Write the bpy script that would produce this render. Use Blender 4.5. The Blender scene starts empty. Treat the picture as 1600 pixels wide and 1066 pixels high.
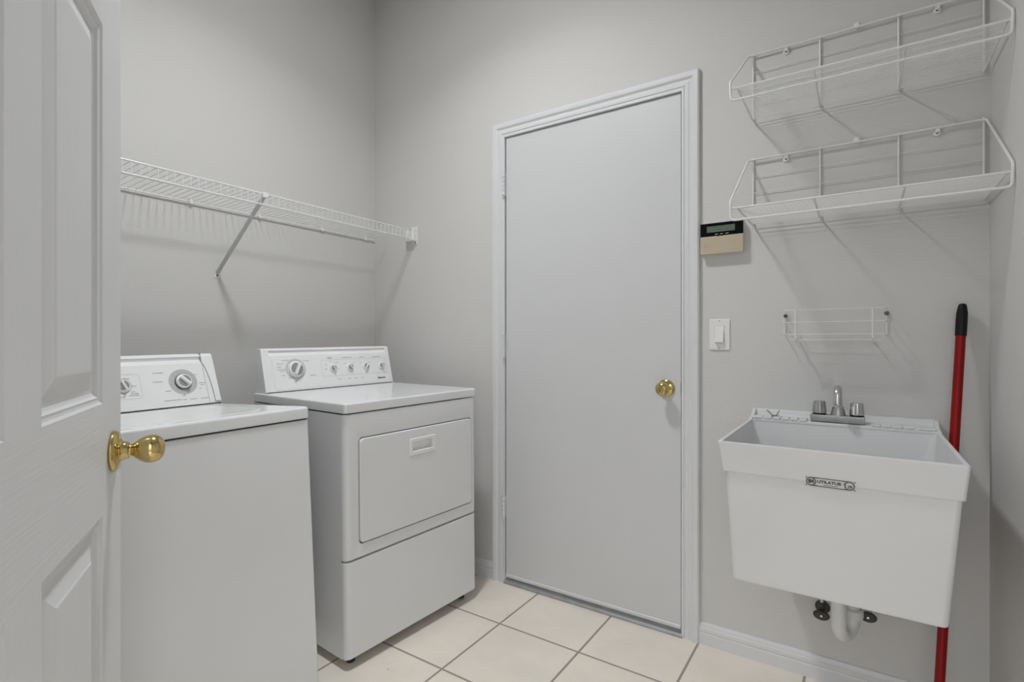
import bpy, bmesh, math, random
from math import sin, cos, pi, radians
from mathutils import Vector, Matrix, Euler
random.seed(3)
S = bpy.context.scene
COL = S.collection

# ------------------------------------------------------------------ camera
cam_d = bpy.data.cameras.new('camera'); cam = bpy.data.objects.new('camera', cam_d); COL.objects.link(cam)
cam_d.sensor_width = 36.0
cam_d.lens = 817.0 / 1600.0 * 36.0
cam_d.shift_y = (534.0 - 533.0) / 1600.0
cam_d.clip_start = 0.02
cam.location = (0, 0, 1.113)
cam.rotation_euler = (radians(90), 0, radians(33.6))
S.camera = cam
# ------------------------------------------------------------------ world, exposure
W = bpy.data.worlds.new('world'); S.world = W; W.use_nodes = True
W.node_tree.nodes['Background'].inputs[0].default_value = (0.96, 0.98, 1.0, 1)
W.node_tree.nodes['Background'].inputs[1].default_value = 1.95
# the adjoining room seen through the doorway behind the camera: bright above, dimmer towards its floor
_nt = W.node_tree; _tc = _nt.nodes.new('ShaderNodeTexCoord'); _sx = _nt.nodes.new('ShaderNodeSeparateXYZ'); _mr = _nt.nodes.new('ShaderNodeMapRange')
_nt.links.new(_tc.outputs['Generated'], _sx.inputs[0]); _nt.links.new(_sx.outputs['Z'], _mr.inputs['Value'])
_mr.inputs['From Min'].default_value = -0.25; _mr.inputs['From Max'].default_value = 0.35
_mr.inputs['To Min'].default_value = 0.3; _mr.inputs['To Max'].default_value = 2.45
_nt.links.new(_mr.outputs['Result'], _nt.nodes['Background'].inputs[1])
S.view_settings.view_transform = 'Standard'
S.view_settings.look = 'None'
S.view_settings.gamma = 1
S.view_settings.use_curve_mapping = False
S.view_settings.exposure = 0.0
LAMP = 78.0          # glow of the lamp's diffuser
BEAM = 10.8           # watts thrown downward by the same lamp
LX, LY = -1.14, 0.98
CEIL = 3.02

# ------------------------------------------------------------------ materials
def mat(name, col, rough=0.5, metal=0.0, noise=0.0, nscale=8.0, bump=0.0, bscale=200.0, coat=0.0, spec=0.5, emit=0.0, trans=0.0):
    m = bpy.data.materials.new(name); m.use_nodes = True
    nt = m.node_tree; b = nt.nodes['Principled BSDF']
    b.inputs['Roughness'].default_value = rough
    b.inputs['Metallic'].default_value = metal
    b.inputs['Specular IOR Level'].default_value = spec
    b.inputs['Coat Weight'].default_value = coat
    b.inputs['Transmission Weight'].default_value = trans
    tc = nt.nodes.new('ShaderNodeTexCoord')
    n = nt.nodes.new('ShaderNodeTexNoise'); n.inputs['Scale'].default_value = nscale; n.inputs['Detail'].default_value = 4
    nt.links.new(tc.outputs['Object'], n.inputs['Vector'])
    r = nt.nodes.new('ShaderNodeValToRGB')
    r.color_ramp.elements[0].position = 0.3; r.color_ramp.elements[1].position = 0.7
    r.color_ramp.elements[0].color = (*[c * (1 - noise) for c in col], 1)
    r.color_ramp.elements[1].color = (*[min(1, c * (1 + noise)) for c in col], 1)
    nt.links.new(n.outputs['Fac'], r.inputs['Fac']); nt.links.new(r.outputs['Color'], b.inputs['Base Color'])
    if bump:
        n2 = nt.nodes.new('ShaderNodeTexNoise'); n2.inputs['Scale'].default_value = bscale; n2.inputs['Detail'].default_value = 2
        nt.links.new(tc.outputs['Object'], n2.inputs['Vector'])
        bp = nt.nodes.new('ShaderNodeBump'); bp.inputs['Strength'].default_value = bump; bp.inputs['Distance'].default_value = 0.002
        nt.links.new(n2.outputs['Fac'], bp.inputs['Height']); nt.links.new(bp.outputs['Normal'], b.inputs['Normal'])
    if emit:
        b.inputs['Emission Color'].default_value = (*col, 1); b.inputs['Emission Strength'].default_value = emit
    return m

M_wall = mat('wall_paint', (0.640, 0.631, 0.616), 0.72, noise=0.012, nscale=1.5, bump=0.35, bscale=140)
M_ceil = mat('ceiling_paint', (0.85, 0.85, 0.84), 0.8, bump=0.3, bscale=120)
M_trim = mat('trim_paint', (0.71, 0.715, 0.727), 0.35, noise=0.01)
M_door = mat('door_paint', (0.645, 0.648, 0.657), 0.4, noise=0.008, bump=0.05, bscale=60)
M_enam = mat('white_enamel', (0.765, 0.772, 0.78), 0.22, noise=0.006, coat=0.3)
M_cons = mat('console_plastic', (0.86, 0.86, 0.86), 0.28, noise=0.006)
M_tub = mat('tub_plastic', (0.67, 0.672, 0.676), 0.42, noise=0.02, nscale=5)
M_wire = mat('white_wire_vinyl', (0.80, 0.80, 0.80), 0.4)
M_plas = mat('white_plastic', (0.80, 0.80, 0.795), 0.35)
M_pvc = mat('pvc_pipe', (0.66, 0.66, 0.65), 0.35, noise=0.02)
M_brass = mat('polished_brass', (0.60, 0.47, 0.20), 0.13, metal=1.0, noise=0.05, nscale=30)
M_chrome = mat('brushed_chrome', (0.62, 0.62, 0.62), 0.25, metal=1.0, noise=0.05, nscale=40)
M_sat = mat('worn_chrome_plastic', (0.40, 0.40, 0.40), 0.35, metal=0.75, noise=0.12, nscale=60)
M_black = mat('black_rubber', (0.006, 0.006, 0.006), 0.4, spec=0.25)
M_gap = mat('gap_shade_and_dark_trim', (0.03, 0.03, 0.03), 0.8)  # near-black: painted shade in the appliance seams, also gasket, collar and latch
M_dgrey = mat('dark_valve_plastic', (0.045, 0.043, 0.04), 0.5, noise=0.2, nscale=80)
M_red = mat('red_enamel_metal', (0.26, 0.002, 0.003), 0.38, noise=0.05, spec=0.25)
M_print = mat('grey_print', (0.40, 0.40, 0.41), 0.5)
M_lprint = mat('pale_print', (0.44, 0.44, 0.45), 0.5)
M_bprint = mat('dark_print', (0.06, 0.06, 0.06), 0.5)
M_insert = mat('grey_knob_insert', (0.30, 0.30, 0.305), 0.4)
M_ring = mat('grey_dial_ring', (0.52, 0.52, 0.525), 0.35)
M_beige = mat('beige_keypad_plastic', (0.52, 0.44, 0.32), 0.5, noise=0.02)
M_kblack = mat('glossy_black_plastic', (0.002, 0.002, 0.0025), 0.4, spec=0.1)
M_lcd = mat('green_grey_display', (0.13, 0.165, 0.125), 0.3, noise=0.25, nscale=160)
M_lcdt = mat('display_segments', (0.055, 0.08, 0.05), 0.4)
M_sill = mat('threshold_aluminium', (0.36, 0.365, 0.37), 0.45, metal=0.4, noise=0.1, nscale=25)
M_screw = mat('steel_screw', (0.12, 0.115, 0.11), 0.35, metal=0.9)
M_sticker = mat('silver_sticker', (0.60, 0.60, 0.60), 0.35)
M_bulb = mat('lamp_glass', (0.965, 0.985, 1.0), 0.5, emit=LAMP)
M_brace = mat('brace_metal', (0.55, 0.552, 0.55), 0.4)

def floor_mat():
    m = bpy.data.materials.new('floor_tile'); m.use_nodes = True; nt = m.node_tree; b = nt.nodes['Principled BSDF']
    tc = nt.nodes.new('ShaderNodeTexCoord'); mp = nt.nodes.new('ShaderNodeMapping')
    T = 0.3435
    mp.inputs['Location'].default_value = (1.182 + 10 * T, -1.692 + 10 * T, 0)
    nt.links.new(tc.outputs['Object'], mp.inputs['Vector'])
    br = nt.nodes.new('ShaderNodeTexBrick'); br.offset = 0.0; br.squash = 1.0
    br.inputs['Scale'].default_value = 1; br.inputs['Brick Width'].default_value = T; br.inputs['Row Height'].default_value = T
    br.inputs['Mortar Size'].default_value = 0.0046; br.inputs['Mortar Smooth'].default_value = 0.25
    br.inputs['Color1'].default_value = (0.90, 0.83, 0.75, 1); br.inputs['Color2'].default_value = (0.875, 0.81, 0.735, 1)
    br.inputs['Mortar'].default_value = (0.37, 0.315, 0.27, 1)
    nt.links.new(mp.outputs['Vector'], br.inputs['Vector'])
    n = nt.nodes.new('ShaderNodeTexNoise'); n.inputs['Scale'].default_value = 5; n.inputs['Detail'].default_value = 8; n.inputs['Roughness'].default_value = 0.65
    nt.links.new(tc.outputs['Object'], n.inputs['Vector'])
    r = nt.nodes.new('ShaderNodeValToRGB')
    r.color_ramp.elements[0].position = 0.3; r.color_ramp.elements[1].position = 0.72
    r.color_ramp.elements[0].color = (0.88, 0.90, 0.88, 1); r.color_ramp.elements[1].color = (1.0, 0.985, 0.96, 1)
    nt.links.new(n.outputs['Fac'], r.inputs['Fac'])
    mx = nt.nodes.new('ShaderNodeMix'); mx.data_type = 'RGBA'; mx.blend_type = 'MULTIPLY'; mx.inputs['Factor'].default_value = 1
    nt.links.new(br.outputs['Color'], mx.inputs['A']); nt.links.new(r.outputs['Color'], mx.inputs['B'])
    # small dark specks of dirt
    v = nt.nodes.new('ShaderNodeTexVoronoi'); v.inputs['Scale'].default_value = 7
    nt.links.new(tc.outputs['Object'], v.inputs['Vector'])
    lt = nt.nodes.new('ShaderNodeMath'); lt.operation = 'LESS_THAN'; lt.inputs[1].default_value = 0.022
    nt.links.new(v.outputs['Distance'], lt.inputs[0])
    mx2 = nt.nodes.new('ShaderNodeMix'); mx2.data_type = 'RGBA'
    nt.links.new(lt.outputs[0], mx2.inputs['Factor']); nt.links.new(mx.outputs['Result'], mx2.inputs['A'])
    mx2.inputs['B'].default_value = (0.30, 0.27, 0.23, 1)
    nt.links.new(mx2.outputs['Result'], b.inputs['Base Color'])
    b.inputs['Roughness'].default_value = 0.45
    bp = nt.nodes.new('ShaderNodeBump'); bp.invert = True; bp.inputs['Strength'].default_value = 0.6; bp.inputs['Distance'].default_value = 0.002
    nt.links.new(br.outputs['Fac'], bp.inputs['Height']); nt.links.new(bp.outputs['Normal'], b.inputs['Normal'])
    return m
M_floor = floor_mat()

def grain_mat():
    # moulded woodgrain skin: upright grain on the stiles and panels, level grain on the rails (local x = along door, z = up)
    m = bpy.data.materials.new('embossed_door_paint'); m.use_nodes = True; nt = m.node_tree; b = nt.nodes['Principled BSDF']
    b.inputs['Base Color'].default_value = (0.715, 0.72, 0.728, 1); b.inputs['Roughness'].default_value = 0.42
    tc = nt.nodes.new('ShaderNodeTexCoord')
    outs = []
    for sc in ((160, 160, 5), (7, 160, 190)):
        mp = nt.nodes.new('ShaderNodeMapping'); mp.inputs['Scale'].default_value = sc
        nt.links.new(tc.outputs['Object'], mp.inputs['Vector'])
        n = nt.nodes.new('ShaderNodeTexNoise'); n.inputs['Scale'].default_value = 1; n.inputs['Detail'].default_value = 2; n.inputs['Distortion'].default_value = 0.6
        nt.links.new(mp.outputs['Vector'], n.inputs['Vector']); outs.append(n)
    sx = nt.nodes.new('ShaderNodeSeparateXYZ'); nt.links.new(tc.outputs['Object'], sx.inputs[0])
    def band(src, lo, hi):
        a = nt.nodes.new('ShaderNodeMath'); a.operation = 'GREATER_THAN'; a.inputs[1].default_value = lo
        c = nt.nodes.new('ShaderNodeMath'); c.operation = 'LESS_THAN'; c.inputs[1].default_value = hi
        d = nt.nodes.new('ShaderNodeMath'); d.operation = 'MULTIPLY'
        nt.links.new(src, a.inputs[0]); nt.links.new(src, c.inputs[0]); nt.links.new(a.outputs[0], d.inputs[0]); nt.links.new(c.outputs[0], d.inputs[1])
        return d.outputs[0]
    z = sx.outputs['Z']; acc = band(z, 0.846, 1.018)
    for lo, hi in ((-1, 0.23), (1.598, 1.69), (1.93, 3)):
        ad = nt.nodes.new('ShaderNodeMath'); ad.operation = 'ADD'
        nt.links.new(acc, ad.inputs[0]); nt.links.new(band(z, lo, hi), ad.inputs[1]); acc = ad.outputs[0]
    mu = nt.nodes.new('ShaderNodeMath'); mu.operation = 'MULTIPLY'
    nt.links.new(acc, mu.inputs[0]); nt.links.new(band(sx.outputs['X'], 0.112, 0.695), mu.inputs[1])
    mx = nt.nodes.new('ShaderNodeMix'); mx.data_type = 'FLOAT'
    nt.links.new(mu.outputs[0], mx.inputs['Factor']); nt.links.new(outs[0].outputs['Fac'], mx.inputs['A']); nt.links.new(outs[1].outputs['Fac'], mx.inputs['B'])
    bp = nt.nodes.new('ShaderNodeBump'); bp.inputs['Strength'].default_value = 0.28; bp.inputs['Distance'].default_value = 0.0012
    nt.links.new(mx.outputs['Result'], bp.inputs['Height']); nt.links.new(bp.outputs['Normal'], b.inputs['Normal'])
    return m
M_grain = grain_mat()

# ------------------------------------------------------------------ mesh helpers
class MB:
    def __init__(s): s.v = []; s.f = []; s.X = None
    def add(s, vs, fs):
        o = len(s.v)
        for p in vs:
            p = Vector(p)
            s.v.append(s.X @ p if s.X else p)
        s.f += [tuple(i + o for i in f) for f in fs]; return s
    def bmadd(s, bm):
        bm.verts.ensure_lookup_table(); bm.verts.index_update()
        s.add([v.co.copy() for v in bm.verts], [[v.index for v in f.verts] for f in bm.faces]); bm.free(); return s
    def box(s, a, b, bev=0.0, seg=2):
        bm = bmesh.new(); bmesh.ops.create_cube(bm, size=1)
        for v in bm.verts:
            v.co = Vector(((a[i] + b[i]) / 2 + v.co[i] * (b[i] - a[i])) for i in range(3))
        if bev: bmesh.ops.bevel(bm, geom=bm.edges[:], offset=bev, segments=seg, profile=0.5, affect='EDGES')
        return s.bmadd(bm)
    def prism(s, prof, ax, a, b, bev=0.0, seg=2):
        # profile of 2D points in the plane of the other two axes, run along axis ax from a to b
        o = [i for i in range(3) if i != ax]; n = len(prof); vs = []
        for t in (a, b):
            for p in prof:
                q = [0, 0, 0]; q[ax] = t; q[o[0]] = p[0]; q[o[1]] = p[1]; vs.append(q)
        bm = bmesh.new(); bv = [bm.verts.new(v) for v in vs]
        bm.faces.new(bv[:n][::-1]); bm.faces.new(bv[n:])
        for i in range(n): bm.faces.new((bv[i], bv[(i + 1) % n], bv[n + (i + 1) % n], bv[n + i]))
        bmesh.ops.recalc_face_normals(bm, faces=bm.faces[:])
        if bev: bmesh.ops.bevel(bm, geom=bm.edges[:], offset=bev, segments=seg, profile=0.5, affect='EDGES')
        return s.bmadd(bm)
    def tube(s, pts, r, n=8, closed=False):
        pts = [Vector(p) for p in pts]; m = len(pts); rings = []
        up = None
        for i, p in enumerate(pts):
            if closed: d = (pts[(i + 1) % m] - pts[i - 1]).normalized(); dp = (p - pts[i - 1]).normalized()
            else:
                a = pts[max(0, i - 1)]; b = pts[min(m - 1, i + 1)]; d = (b - a).normalized(); dp = (p - a).normalized() if i else d
            if up is None:
                up = Vector((0, 0, 1)) if abs(d.z) < 0.9 else Vector((1, 0, 0))
            x = d.cross(up); 
            if x.length < 1e-4: x = d.cross(Vector((0.3, 1, 0.2)))
            x.normalize(); y = x.cross(d).normalized(); up = y
            k = 1.0 / max(0.5, abs(d.dot(dp)))
            rr = r[i] if isinstance(r, (list, tuple)) else r
            rings.append([p + (x * cos(2 * pi * j / n) + y * sin(2 * pi * j / n)) * rr for j in range(n)])
        vs = [q for g in rings for q in g]; fs = []
        for i in range(m if closed else m - 1):
            k = (i + 1) % m
            for j in range(n): fs.append((i * n + j, i * n + (j + 1) % n, k * n + (j + 1) % n, k * n + j))
        if not closed: fs.append(tuple(range(n))[::-1]); fs.append(tuple((m - 1) * n + j for j in range(n)))
        return s.add(vs, fs)
    def lathe(s, prof, n=32, M=None):
        # prof: (radius, height) about local z, moved by matrix M
        M = M or Matrix(); vs = []; fs = []; m = len(prof)
        for r, h in prof:
            for j in range(n): vs.append(M @ Vector((max(r, 1e-5) * cos(2 * pi * j / n), max(r, 1e-5) * sin(2 * pi * j / n), h)))
        for i in range(m - 1):
            for j in range(n): fs.append((i * n + j, i * n + (j + 1) % n, (i + 1) * n + (j + 1) % n, (i + 1) * n + j))
        fs.append(tuple(range(n))[::-1]); fs.append(tuple((m - 1) * n + j for j in range(n)))
        return s.add(vs, fs)
    def loops(s, ls, capa=True, capb=True):
        n = len(ls[0]); vs = [p for l in ls for p in l]; fs = []
        for i in range(len(ls) - 1):
            for j in range(n): fs.append((i * n + j, i * n + (j + 1) % n, (i + 1) * n + (j + 1) % n, (i + 1) * n + j))
        if capa: fs.append(tuple(range(n))[::-1])
        if capb: fs.append(tuple((len(ls) - 1) * n + j for j in range(n)))
        return s.add(vs, fs)
    def plate(s, outer, holes, fn, t0, t1):
        # flat sheet with holes; 2D loops mapped by fn(a, b, depth) at depths t0 and t1
        bm = bmesh.new(); allv = []
        for loop in [outer] + holes:
            vs = [bm.verts.new((p[0], p[1], 0)) for p in loop]; allv.append(vs)
            for i in range(len(vs)): bm.edges.new((vs[i], vs[(i + 1) % len(vs)]))
        bmesh.ops.triangle_fill(bm, use_beauty=True, use_dissolve=False, edges=bm.edges[:], normal=(0, 0, 1))
        bm.verts.index_update(); vv = [v.co.copy() for v in bm.verts]; ff = [[v.index for v in f.verts] for f in bm.faces]
        N = len(vv)
        vs = [fn(p.x, p.y, t0) for p in vv] + [fn(p.x, p.y, t1) for p in vv]
        fs = [tuple(f) for f in ff] + [tuple(i + N for i in f[::-1]) for f in ff]
        for L in allv:
            ids = [v.index for v in L]
            for i in range(len(ids)): fs.append((ids[i], ids[(i + 1) % len(ids)], ids[(i + 1) % len(ids)] + N, ids[i] + N))
        bm.free(); return s.add(vs, fs)
    def build(s, name, m, parent=None, smooth=True, ang=35, loc=None):
        me = bpy.data.meshes.new(name)
        off = Vector(loc) if loc else Vector()
        me.from_pydata([tuple(v - off) for v in s.v], [], s.f); me.update()
        bm = bmesh.new(); bm.from_mesh(me); bmesh.ops.recalc_face_normals(bm, faces=bm.faces[:])
        if smooth:
            for f in bm.faces: f.smooth = True
            for e in bm.edges:
                if len(e.link_faces) == 2 and e.calc_face_angle(0) > radians(ang): e.smooth = False
        bm.to_mesh(me); bm.free()
        for mm in (m if isinstance(m, (list, tuple)) else [m]): me.materials.append(mm)
        o = bpy.data.objects.new(name, me); COL.objects.link(o)
        if smooth:
            wn = o.modifiers.new('weighted_normals', 'WEIGHTED_NORMAL'); wn.keep_sharp = True
        if parent: o.parent = parent
        if loc: o.location = loc
        return o

def rrect(x0, x1, y0, y1, r, n=6):
    pts = []
    for cx, cy, a0 in ((x1 - r, y1 - r, 0), (x0 + r, y1 - r, 90), (x0 + r, y0 + r, 180), (x1 - r, y0 + r, 270)):
        for i in range(n + 1):
            a = radians(a0 + 90 * i / n); pts.append((cx + r * cos(a), cy + r * sin(a)))
    return pts
def rect(x0, x1, y0, y1): return [(x1, y1), (x0, y1), (x0, y0), (x1, y0)]
def tag(o, label, cat, group=None, kind=None):
    o['label'] = label; o['category'] = cat
    if group: o['group'] = group
    if kind: o['kind'] = kind
    return o
def thing(name, loc, label, cat, rot=(0, 0, 0), group=None, kind=None):
    o = bpy.data.objects.new(name, None); COL.objects.link(o); o.location = loc; o.rotation_euler = rot
    o.empty_display_size = 0.1
    return tag(o, label, cat, group, kind)
def frame(o, n, up):
    n = Vector(n).normalized(); u = Vector(up); x = u.cross(n).normalized(); y = n.cross(x).normalized()
    M = Matrix((x, y, n)).transposed().to_4x4(); M.translation = Vector(o); return M
def arc(c, r, a0, a1, n, plane):
    out = []
    for i in range(n + 1):
        a = radians(a0 + (a1 - a0) * i / n); p = plane(r * cos(a), r * sin(a)); out.append(Vector(c) + Vector(p))
    return out
def text(body, size, M, m, name, parent, ext=0.0002, bold=0.0, sx=1.0):
    cu = bpy.data.curves.new(name, 'FONT'); cu.body = body; cu.size = size; cu.extrude = ext; cu.offset = bold
    cu.align_x = 'CENTER'; cu.align_y = 'CENTER'; cu.resolution_u = 4
    t = bpy.data.objects.new(name, cu); COL.objects.link(t); bpy.context.view_layer.update()
    me = bpy.data.meshes.new_from_object(t.evaluated_get(bpy.context.evaluated_depsgraph_get()))
    bpy.data.objects.remove(t)
    me.transform(M @ Matrix.Diagonal((sx, 1, 1, 1))); me.materials.clear(); me.materials.append(m); me.name = name
    o = bpy.data.objects.new(name, me); COL.objects.link(o); o.parent = parent
    return o
def joined_text(items, m, name, parent):
    """several short words printed on one panel, as one mesh"""
    bm = bmesh.new()
    for body, size, M, sx in items:
        o = text(body, size, M, m, 'word', None, sx=sx); bm.from_mesh(o.data); me = o.data; bpy.data.objects.remove(o); bpy.data.meshes.remove(me)
    me = bpy.data.meshes.new(name); bm.to_mesh(me); bm.free(); me.materials.append(m)
    o = bpy.data.objects.new(name, me); COL.objects.link(o); o.parent = parent; return o

# ------------------------------------------------------------------ room shell
XL, XR, YB, YN = -2.243, 0.310, 2.0, -0.06
# door opening in back wall
DX0, DX1, DZ1 = -1.366, -0.554, 2.060
b = MB().plate(rect(XL, XR, 0, CEIL), [rect(DX0 - 0.03, DX1 + 0.03, 0.0005, DZ1 + 0.03)], lambda a, c, t: (a, t, c), YB, YB + 0.12)
tag(b.build('wall_back', M_wall, smooth=False), 'grey painted wall behind the tub and around the flat white door', 'wall', kind='structure')
tag(MB().box((XL - 0.12, -0.75, 0), (XL, YB + 0.12, CEIL)).build('wall_left', M_wall, smooth=False), 'grey painted wall behind the washer and dryer', 'wall', kind='structure')
XJ = 0.62
b = MB().prism([(XR, YB), (XR, 1.05), (XJ, 1.05), (XJ, YN), (XJ + 0.12, YN), (XJ + 0.12, 1.17), (XR + 0.12, 1.17), (XR + 0.12, YB + 0.12), (XR, YB + 0.12)], 2, 0, CEIL)
tag(b.build('wall_right', M_wall, smooth=False), 'grey painted wall beside the red handle and tub', 'wall', kind='structure')
b = MB().plate(rect(XL, XJ + 0.12, 0, CEIL), [rect(-0.40, 0.47, 0.0005, 2.07)], lambda a, c, t: (a, t, c), YN, YN - 0.12)
tag(b.build('wall_near', M_wall, smooth=False), 'grey painted wall with the entry doorway beside the panelled door', 'wall', kind='structure')
tag(MB().box((-3.2, -2.2, -0.06), (1.9, YB + 0.4, 0)).build('floor', M_floor, smooth=False), 'cream square floor tiles with brown grout lines', 'floor', kind='structure')
tag(MB().box((XL - 0.12, YN - 0.12, CEIL), (XJ + 0.12, YB + 0.12, CEIL + 0.08)).build('ceiling', M_ceil, smooth=False), 'white painted ceiling over the laundry room', 'ceiling', kind='structure')

# ---- baseboards
BBP = [(0, 0), (0.013, 0), (0.013, 0.040), (0.0115, 0.043), (0.0115, 0.046), (0.013, 0.049), (0.0125, 0.060), (0.0095, 0.064), (0.0085, 0.071), (0.005, 0.077), (0, 0.078)]
def bb(name, ax, c, sgn, a, bb_, label):
    prof = [((c + sgn * p[0]), p[1]) for p in BBP]
    o = MB().prism(prof, ax, a, bb_).build(name, M_trim, ang=25)
    tag(o, label, 'baseboard', kind='structure')
bb('baseboard_back', 0, YB, -1, -0.4955, XR, 'white moulded baseboard under the utility tub')
bb('baseboard_back', 0, YB, -1, XL, -1.4285, 'short white moulded baseboard between dryer and door casing')
bb('baseboard_right', 1, XR, -1, 1.05, YB - 0.013, 'white moulded baseboard below the red handle')
bb('baseboard_left', 1, XL, 1, YN, YB - 0.013, 'white baseboard behind the washer and dryer')

# ---- casing (mitred profile) round the back door
CP = [(0.0, 0.0), (0.0, 0.009), (0.001, 0.0115), (0.009, 0.0115), (0.011, 0.0085), (0.014, 0.0085), (0.016, 0.0115), (0.026, 0.013), (0.031, 0.011), (0.037, 0.012),
      (0.042, 0.0165), (0.047, 0.0185), (0.056, 0.0195), (0.0615, 0.0195), (0.063, 0.017), (0.065, 0.016), (0.066, 0.013), (0.066, 0.0)]
cx0, cx1, cz1 = -1.3635, -0.5575, 2.056
ls = []
for k, (sx, top) in enumerate(((-1, 0), (-1, 1), (1, 1), (1, 0))):
    l = []
    for w, d in CP:
        x = (cx0 - w) if sx < 0 else (cx1 + w)
        z = (cz1 + w) if top else 0.0
        l.append((x, YB - d, z))
    ls.append(l)
tag(MB().loops(ls).build('trim_1', M_trim, ang=22), 'white moulded casing around the flat white door', 'door casing', kind='structure')
# jamb lining and stop
b = MB()
b.box((DX0 - 0.03, YB + 0.0005, 0), (DX0, YB + 0.119, DZ1)).box((DX1, YB + 0.0005, 0), (DX1 + 0.03, YB + 0.119, DZ1)).box((DX0 - 0.03, YB + 0.0005, DZ1), (DX1 + 0.03, YB + 0.119, DZ1 + 0.03))
b.box((DX0, YB + 0.044, 0), (DX0 + 0.015, YB + 0.08, DZ1)).box((DX1 - 0.015, YB + 0.044, 0), (DX1, YB + 0.08, DZ1)).box((DX0 + 0.015, YB + 0.044, DZ1 - 0.015), (DX1 - 0.015, YB + 0.08, DZ1))
tag(b.build('trim_2', M_trim, smooth=False), 'white door jamb lining inside the casing', 'door jamb', kind='structure')
# threshold
b = MB().prism([(YB - 0.016, 0), (YB - 0.016, 0.006), (YB - 0.010, 0.013), (YB + 0.002, 0.015), (YB + 0.006, 0.021), (YB + 0.04, 0.023), (YB + 0.119, 0.023), (YB + 0.119, 0)], 0, DX0 + 0.0005, DX1 - 0.0005)
tag(b.build('trim_3', M_sill, ang=20), 'dull grey metal threshold below the flat white door', 'threshold', kind='structure')

# ---- door_1: flush door in the back wall
d1 = thing('door_1', (cx0, YB, 0.0), 'flat plain white door with brass knob in the back wall', 'door', kind='structure')
o1 = Vector((cx0, YB, 0.0))
def L(mb, name, m, parent, **k):
    mb.v = [v - o1 for v in mb.v]; return mb.build(name, m, parent, **k)
L(MB().box((-1.3600, YB - 0.002, 0.034), (-0.5612, YB + 0.033, 2.0540), 0.0012, 1), 'door_slab', M_door, d1)
L(MB().prism([(YB + 0.001, 0.026), (YB - 0.004, 0.027), (YB - 0.006, 0.038), (YB - 0.0025, 0.042), (YB + 0.001, 0.0345)], 0, -1.358, -0.5625), 'door_sweep', M_trim, d1)
for zc in (1.838, 1.091, 0.348):
    b = MB()
    for k in range(5):
        z0 = zc - 0.051 + k * 0.0205
        b.lathe([(0.0, 0), (0.0078, 0.0006), (0.0078, 0.0192), (0.0, 0.0198)], 14, Matrix.Translation((-1.3640, YB - 0.0175, z0)))
    b.lathe([(0.0, 0), (0.0045, 0.001), (0.0052, 0.004), (0.0, 0.006)], 12, Matrix.Translation((-1.3640, YB - 0.0175, zc + 0.051)))
    b.box((-1.3632, YB - 0.0175, zc - 0.051), (-1.3604, YB + 0.020, zc + 0.051))
    L(b, 'hinge', M_trim, d1)
KM = frame((-0.617, YB - 0.002, 0.935), (0, -1, 0), (0, 0, 1))
kn = L(MB().lathe([(0, 0), (0.0325, 0), (0.0335, 0.003), (0.031, 0.007), (0.024, 0.010), (0.016, 0.013), (0.0125, 0.016), (0.0115, 0.024), (0.012, 0.027), (0.017, 0.031), (0.0235, 0.038), (0.0262, 0.046), (0.0255, 0.054),
       (0.021, 0.061), (0.0145, 0.0645), (0.0118, 0.065), (0.0, 0.065)], 40, KM), 'door_knob', M_brass, d1, ang=50)
bt = L(MB().lathe([(0.0105, 0.064), (0.0105, 0.0665), (0.0085, 0.0685), (0, 0.069)], 24, KM), 'lock_button', M_brass, None)
bt.parent = kn; bt['label'] = 'round brass lock button'
L(MB().box((-0.5615, YB - 0.0025, 0.912), (-0.5585, YB + 0.02, 0.962)), 'latch', M_gap, d1)['label'] = 'dark latch slot at the door edge'

# ---- door_2: panelled door standing open at the left
ang = radians(59.1)
dirv = Vector((-sin(ang), cos(ang), 0)); nrm = Vector((cos(ang), sin(ang), 0))
edge = Vector((-1.0606, 0.3773, 0))
# local frame: x from free edge toward the hinge (-dir), y = away from the seen face, z up
d2 = thing('door_2', edge, 'white six-panel door with brass knob, standing open at the left', 'door', rot=(0, 0, math.atan2(-dirv.y, -dirv.x)), kind='structure')
# rotation maps local x -> -dirv ; local y -> perpendicular
ly = Vector((dirv.y, -dirv.x, 0))
sg = 1 if ly.dot(nrm) < 0 else -1      # sign of local y that points away from the viewed face
DW, DH, DT = 0.807, 2.045, 0.035
cols = [(0.112, 0.357), (0.450, 0.695)]; rows = [(0.23, 0.846), (1.018, 1.598), (1.69, 1.93)]
pan = [(a, c, e, g) for a, c in cols for e, g in rows]
b = MB()
def dpt(x, z, dep, side): return (x, sg * (dep if side == 0 else DT - dep), z)
prof = [(0, 0), (0.0035, 0.0032), (0.007, 0.0042), (0.0105, 0.0038), (0.0135, 0.0075), (0.018, 0.0098), (0.024, 0.0100), (0.050, 0.0028), (0.0525, 0.0015), (0.056, 0.0012)]
for side in (0, 1):
    bm = bmesh.new(); 
    for loop in [rect(0, DW, 0.012, DH)] + [rect(a, c, e, g) for a, c, e, g in pan]:
        vs = [bm.verts.new((p[0], p[1], 0)) for p in loop]
        for i in range(4): bm.edges.new((vs[i], vs[(i + 1) % 4]))
    bmesh.ops.triangle_fill(bm, use_beauty=True, edges=bm.edges[:], normal=(0, 0, 1)); bm.verts.index_update()
    b.add([dpt(v.co.x, v.co.y, 0, side) for v in bm.verts], [[v.index for v in f.verts] for f in bm.faces]); bm.free()
    for a, c, e, g in pan:
        b.loops([[dpt(p[0], p[1], dep, side) for p in rect(a + w, c - w, e + w, g - w)] for w, dep in prof], capa=False, capb=True)
q = rect(0, DW, 0.012, DH)
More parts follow.
